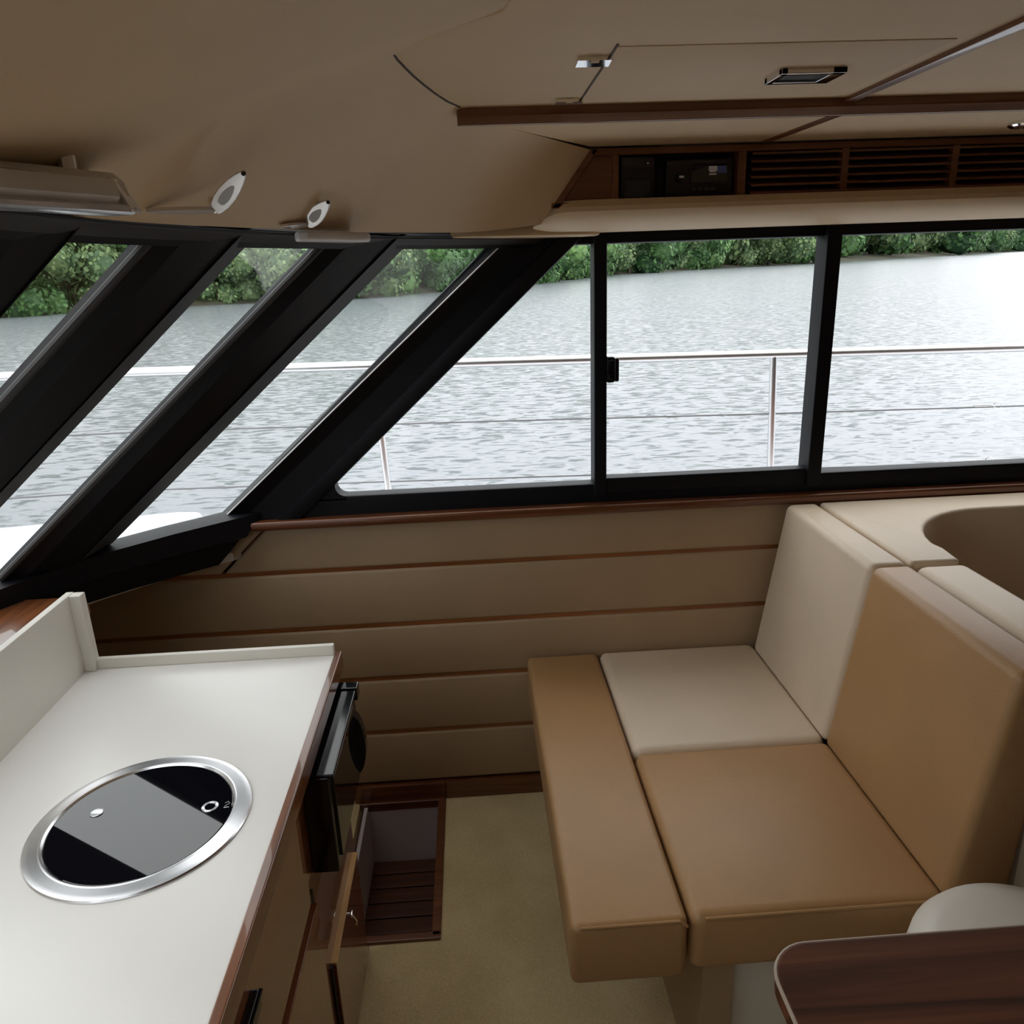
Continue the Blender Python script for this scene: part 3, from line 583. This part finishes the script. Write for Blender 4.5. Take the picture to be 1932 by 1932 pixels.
part('end_panel', MB().box(0.862, 0.96, 0.972, 0.99, 0.0, 0.45, 0.004, 2).box(0.868, 0.895, 0.985, 1.42, 0.42, 0.80), 'white', ds, 'white end panel')

# stool and table
stl = thing('round_stool', 'white round padded stool tucked behind the dark table', 'stool', (0.752, 0.765, 0.0))
part('seat', MB().lathe([(0.0, 0.41), (0.13, 0.41), (0.160, 0.418), (0.172, 0.44), (0.176, 0.48), (0.172, 0.508), (0.160, 0.526), (0.135, 0.536), (0.07, 0.541), (0.0, 0.542)], (0.752, 0.765, 0), 56), 'white', stl, smooth=60)
part('pedestal', MB().lathe([(0.0, 0.018), (0.03, 0.018), (0.03, 0.40), (0.06, 0.41), (0.0, 0.41)], (0.752, 0.765, 0), 24), 'steel', stl)
part('foot', MB().lathe([(0.0, 0.0), (0.14, 0.0), (0.14, 0.01), (0.04, 0.02), (0.0, 0.02)], (0.752, 0.765, 0), 40), 'steel', stl)
tb = thing('table', 'dark walnut table with rounded corner and thin pale edge', 'table', (0.8, 0.2, 0.0))
def rrect(x0, x1, y0, y1, r): return arc(x0 + r, y1 - r, r, 180, 90) + arc(x1 - r, y1 - r, r, 90, 0) + arc(x1 - r, y0 + r, r, 0, -90) + arc(x0 + r, y0 + r, r, -90, -180)
part('tabletop', MB().prism(rrect(0.302, 1.30, -0.25, 0.671, 0.05), 0.690, 0.720, 'Z', 0.004, 3, 0.8), 'table', tb, smooth=50)
rr = rrect(0.3025, 1.2995, -0.2495, 0.6705, 0.05)
part('edge_band', MB().tube([(x, y, 0.7165) for x, y in rr], 0.0028, 8, True), 'edge', tb)
part('pedestal', MB().lathe([(0.0, 0.02), (0.04, 0.02), (0.04, 0.675), (0.12, 0.69), (0.0, 0.69)], (0.80, 0.21, 0), 32), 'steel', tb)
part('foot', MB().lathe([(0.0, 0.0), (0.20, 0.0), (0.20, 0.012), (0.05, 0.025), (0.0, 0.025)], (0.80, 0.21, 0), 40), 'steel', tb)

# ================================================================== OUTSIDE
hull = [(-4.2, 0.50), (-3.9, 1.05), (-3.3, 1.75), (-2.6, 2.3), (-1.6, 2.62), (-0.5, 2.68), (2.9, 2.68)]
hullp = hull + [(2.9, 1.955), (-1.96, 1.955), (-1.96, YC)]
struct('deck_starboard', MB().prism(hullp, 0.45, 0.64), 'gel', 'white gelcoat side deck outside the windows')
struct('deck_port', MB().prism([(x, 2 * YC - y) for x, y in hullp], 0.45, 0.64), 'gel', 'white gelcoat side deck on the port side')
struct('cabin_top_forward', MB().prism([(-0.62, 1.955)] + [(p.x - 0.032, p.y) for p in full] + [(-0.62, -0.955), (-1.2, -0.96), (-2.6, -0.6), (-2.9, YC), (-2.6, 1.6), (-1.2, 1.96)], 0.772, 0.796, 'Z', 0.004, 2, 0.8), 'gel', 'white coachroof ahead of the windshield')
def padpoly(): return [(-0.725, 1.955), (-0.735, 1.935), (-0.87, 1.80), (-1.02, 1.60), (-1.12, 1.38), (-1.21, 1.05), (-1.25, 0.75), (-1.26, 0.54), (-2.25, 0.54), (-2.25, 1.55), (-1.75, 1.82), (-1.23, 1.945), (-0.80, 2.01), (-0.735, 2.0)]
pd = solo('sun_pad', MB().prism(padpoly(), 0.797, 0.884, 'Z', 0.018, 4, 0.5), 'pad', 'white padded sun cushion on the foredeck beyond the windshield, starboard half', 'sun pad', smooth=50)
solo('sun_pad', MB().prism([(x, 2 * YC - y) for x, y in padpoly()], 0.797, 0.884, 'Z', 0.018, 4, 0.5), 'pad', 'white padded sun cushion on the port half of the foredeck', 'sun pad', smooth=50)

rl = thing('guard_rail', 'stainless steel guard rail with two wires outside the windows', 'railing', (0.4, 2.6, 0.64))
def zr(x): return 1.151 + (1.93 - x) * 0.0135
railp = [(-3.7, 1.2, 1.26), (-3.1, 1.8, 1.24), (-2.4, 2.28, 1.215), (-1.7, 2.54, 1.20), (-1.2, 2.595, zr(-1.2)), (-0.6, 2.6, zr(-0.6)), (0.2, 2.6, zr(0.2)), (1.0, 2.6, zr(1.0)), (2.0, 2.6, zr(2.0)), (2.9, 2.6, zr(2.9))]
part('top_rail', MB().tube(catmull(railp, 5), 0.0155, 14), 'steel', rl)
for x in (2.42, 1.04, -0.325, -1.72):
    part('stanchion', MB().tube([(x, 2.6 - (0.05 if x < -1.5 else 0), zr(x)), (x + 0.02, 2.6 - (0.05 if x < -1.5 else 0), 0.655), (x + 0.02, 2.6 - (0.05 if x < -1.5 else 0), 0.645), (x + 0.02, 2.6 - (0.05 if x < -1.5 else 0), 0.64)], [0.0125, 0.0125, 0.03, 0.03], 14), 'steel', rl)
def wire(dz0): return [(x, y, z - dz0 - 0.004 * math.sin(i)) for i, (x, y, z) in enumerate(railp)]
part('wire', MB().tube(catmull(wire(0.203), 4), 0.0026, 6), 'wire', rl)
part('wire', MB().tube(catmull(wire(0.406), 4), 0.0026, 6), 'wire', rl)
for z in (0.951, 0.749):
    part('turnbuckle', MB().tube([(1.78, 2.6, z), (1.84, 2.6, z)], 0.0045, 8).tube([(1.865 + 0.016 * math.cos(a * math.pi / 6), 2.6, z + 0.011 * math.sin(a * math.pi / 6)) for a in range(12)], 0.0025, 6, True), 'steel', rl)

# river
wv = MB(); wv.prism([(-2500, -2500), (3500, -2500), (3500, 3500), (-2500, 3500)], -0.6, -0.5)
struct('ground_water', wv, 'water', 'wide pale rippled river')

# far bank: ground strip, hills, trees
shore = [(-140, -40), (-80, 5), (-48, 38), (-33, 56), (-25, 66), (-8, 72), (9, 108), (29, 170), (75, 235), (134, 300), (260, 460), (560, 840), (1150, 1600), (2400, 2750)]
sh = [Vector((a, b, 0)) for a, b in shore]
def sh_n(i):
    d = (sh[min(i + 1, len(sh) - 1)] - sh[max(i - 1, 0)]).normalized(); return Vector((-d.y, d.x, 0))
rings = []
for i, p in enumerate(sh):
    n = sh_n(i); k = max(1.0, p.length / 90.0)
    rings.append([tuple(p + n * o * k + Vector((0, 0, z * k))) for o, z in ((-1.0, -0.6), (0.5, -0.1), (4, 0.4), (12, 1.2), (30, 5), (60, 9), (110, 8))])
struct('river_bank', MB().sweep(rings, False), 'soil', 'low muddy bank under the trees')

def make_tree(seed, leaf, nleaf, wide):
    rnd_ = random.Random(seed); m = MB(); t = m.bm
    lobes = [(Vector((rnd_.uniform(-0.55, 0.55) * wide, rnd_.uniform(-0.4, 0.4), rnd_.uniform(0.18, 0.82))), rnd_.uniform(0.22, 0.36)) for _ in range(9)]
    for c, r in lobes:                                             # solid heart of each leaf mass
        b2 = bmesh.new(); bmesh.ops.create_icosphere(b2, subdivisions=2, radius=r * 0.82)
        for v in b2.verts: v.co = c + v.co * rnd_.uniform(0.8, 1.1)
        me = bpy.data.meshes.new('t'); b2.to_mesh(me); b2.free(); t.from_mesh(me); bpy.data.meshes.remove(me)
    for _ in range(nleaf):
        c, r = rnd_.choice(lobes); d = Vector((rnd_.gauss(0, 1), rnd_.gauss(0, 1), rnd_.gauss(0, 1))).normalized()
        p = c + d * r * rnd_.uniform(0.8, 1.12)
        if p.z < 0.0: continue
        s = rnd_.uniform(0.018, 0.04); a = d.cross(Vector((rnd_.gauss(0, 1), rnd_.gauss(0, 1), rnd_.gauss(0, 1)))).normalized(); b = (a.cross(d) + d * rnd_.uniform(-0.9, 0.9)).normalized()
        v = [t.verts.new(p + a * s * u + b * s * w) for u, w in ((-0.5, -1), (0.5, -1), (0.85, 0), (0, 1.2), (-0.85, 0))]
        t.faces.new(v)
    return _mesh('crown', m, leaf, (0, 0, 0), 0)
PROT = [(make_tree(i * 13 + 1, LEAF[i % 3], 2600, 0.9 + 0.15 * (i % 2)), i) for i in range(4)]
def make_trunk():
    m = MB(); m.tube([(0, 0, -0.15), (0.01, 0, 0.2), (-0.02, 0.01, 0.5)], [0.035, 0.028, 0.015], 8)
    m.tube([(0.01, 0, 0.2), (0.14, 0.02, 0.42)], [0.018, 0.008], 6); m.tube([(0, 0, 0.25), (-0.16, -0.03, 0.5)], [0.016, 0.007], 6)
    return _mesh('trunk', m, 'bark', (0, 0, 0))
TRUNK = make_trunk()
TREES = 0
def tree(x, y, z, h):
    global TREES
    r = bpy.data.objects.new('bank_tree', None); COL.objects.link(r); r.location = (x, y, z); r.rotation_euler = (0, 0, random.uniform(0, 6.28)); r.scale = (h * random.uniform(0.85, 1.15), h * random.uniform(0.85, 1.15), h)
    r['label'] = 'dense green tree crowding the far river bank'; r['category'] = 'tree'; r['group'] = 'trees along the far bank'
    c = bpy.data.objects.new('crown', random.choice(PROT)[0]); COL.objects.link(c); c.parent = r
    k = bpy.data.objects.new('trunk', TRUNK); COL.objects.link(k); k.parent = r
    TREES += 1
for i in range(2, len(sh) - 1):
    p, q = sh[i], sh[i + 1]; L = (q - p).length; n = Vector((-(q - p).y, (q - p).x, 0)).normalized(); s = 0.0
    while s < L:
        c = p.lerp(q, s / L); dist = c.length; k = min(6.0, max(1.0, dist / 90.0))
        az = c.x / max(c.y, 1.0)
        step = (4.2 if dist < 330 else 8.0) * k
        far_ = dist > 330
        if -0.70 < az < 0.88:
            for rowi, (off, hh, zz) in enumerate(((1.2, 5.5, 0.0), (5.5, 8.0, 0.5), (11.0, 9.5, 1.5))):
                if far_ and rowi == 0: continue
                w = c + n * (off * k + random.uniform(-1, 1) * k) + (q - p).normalized() * random.uniform(-1.2, 1.2) * k
                tree(w.x, w.y, -0.45 + zz * k - (0.5 if rowi == 0 else 0), hh * k * random.uniform(0.8, 1.15))
        s += step
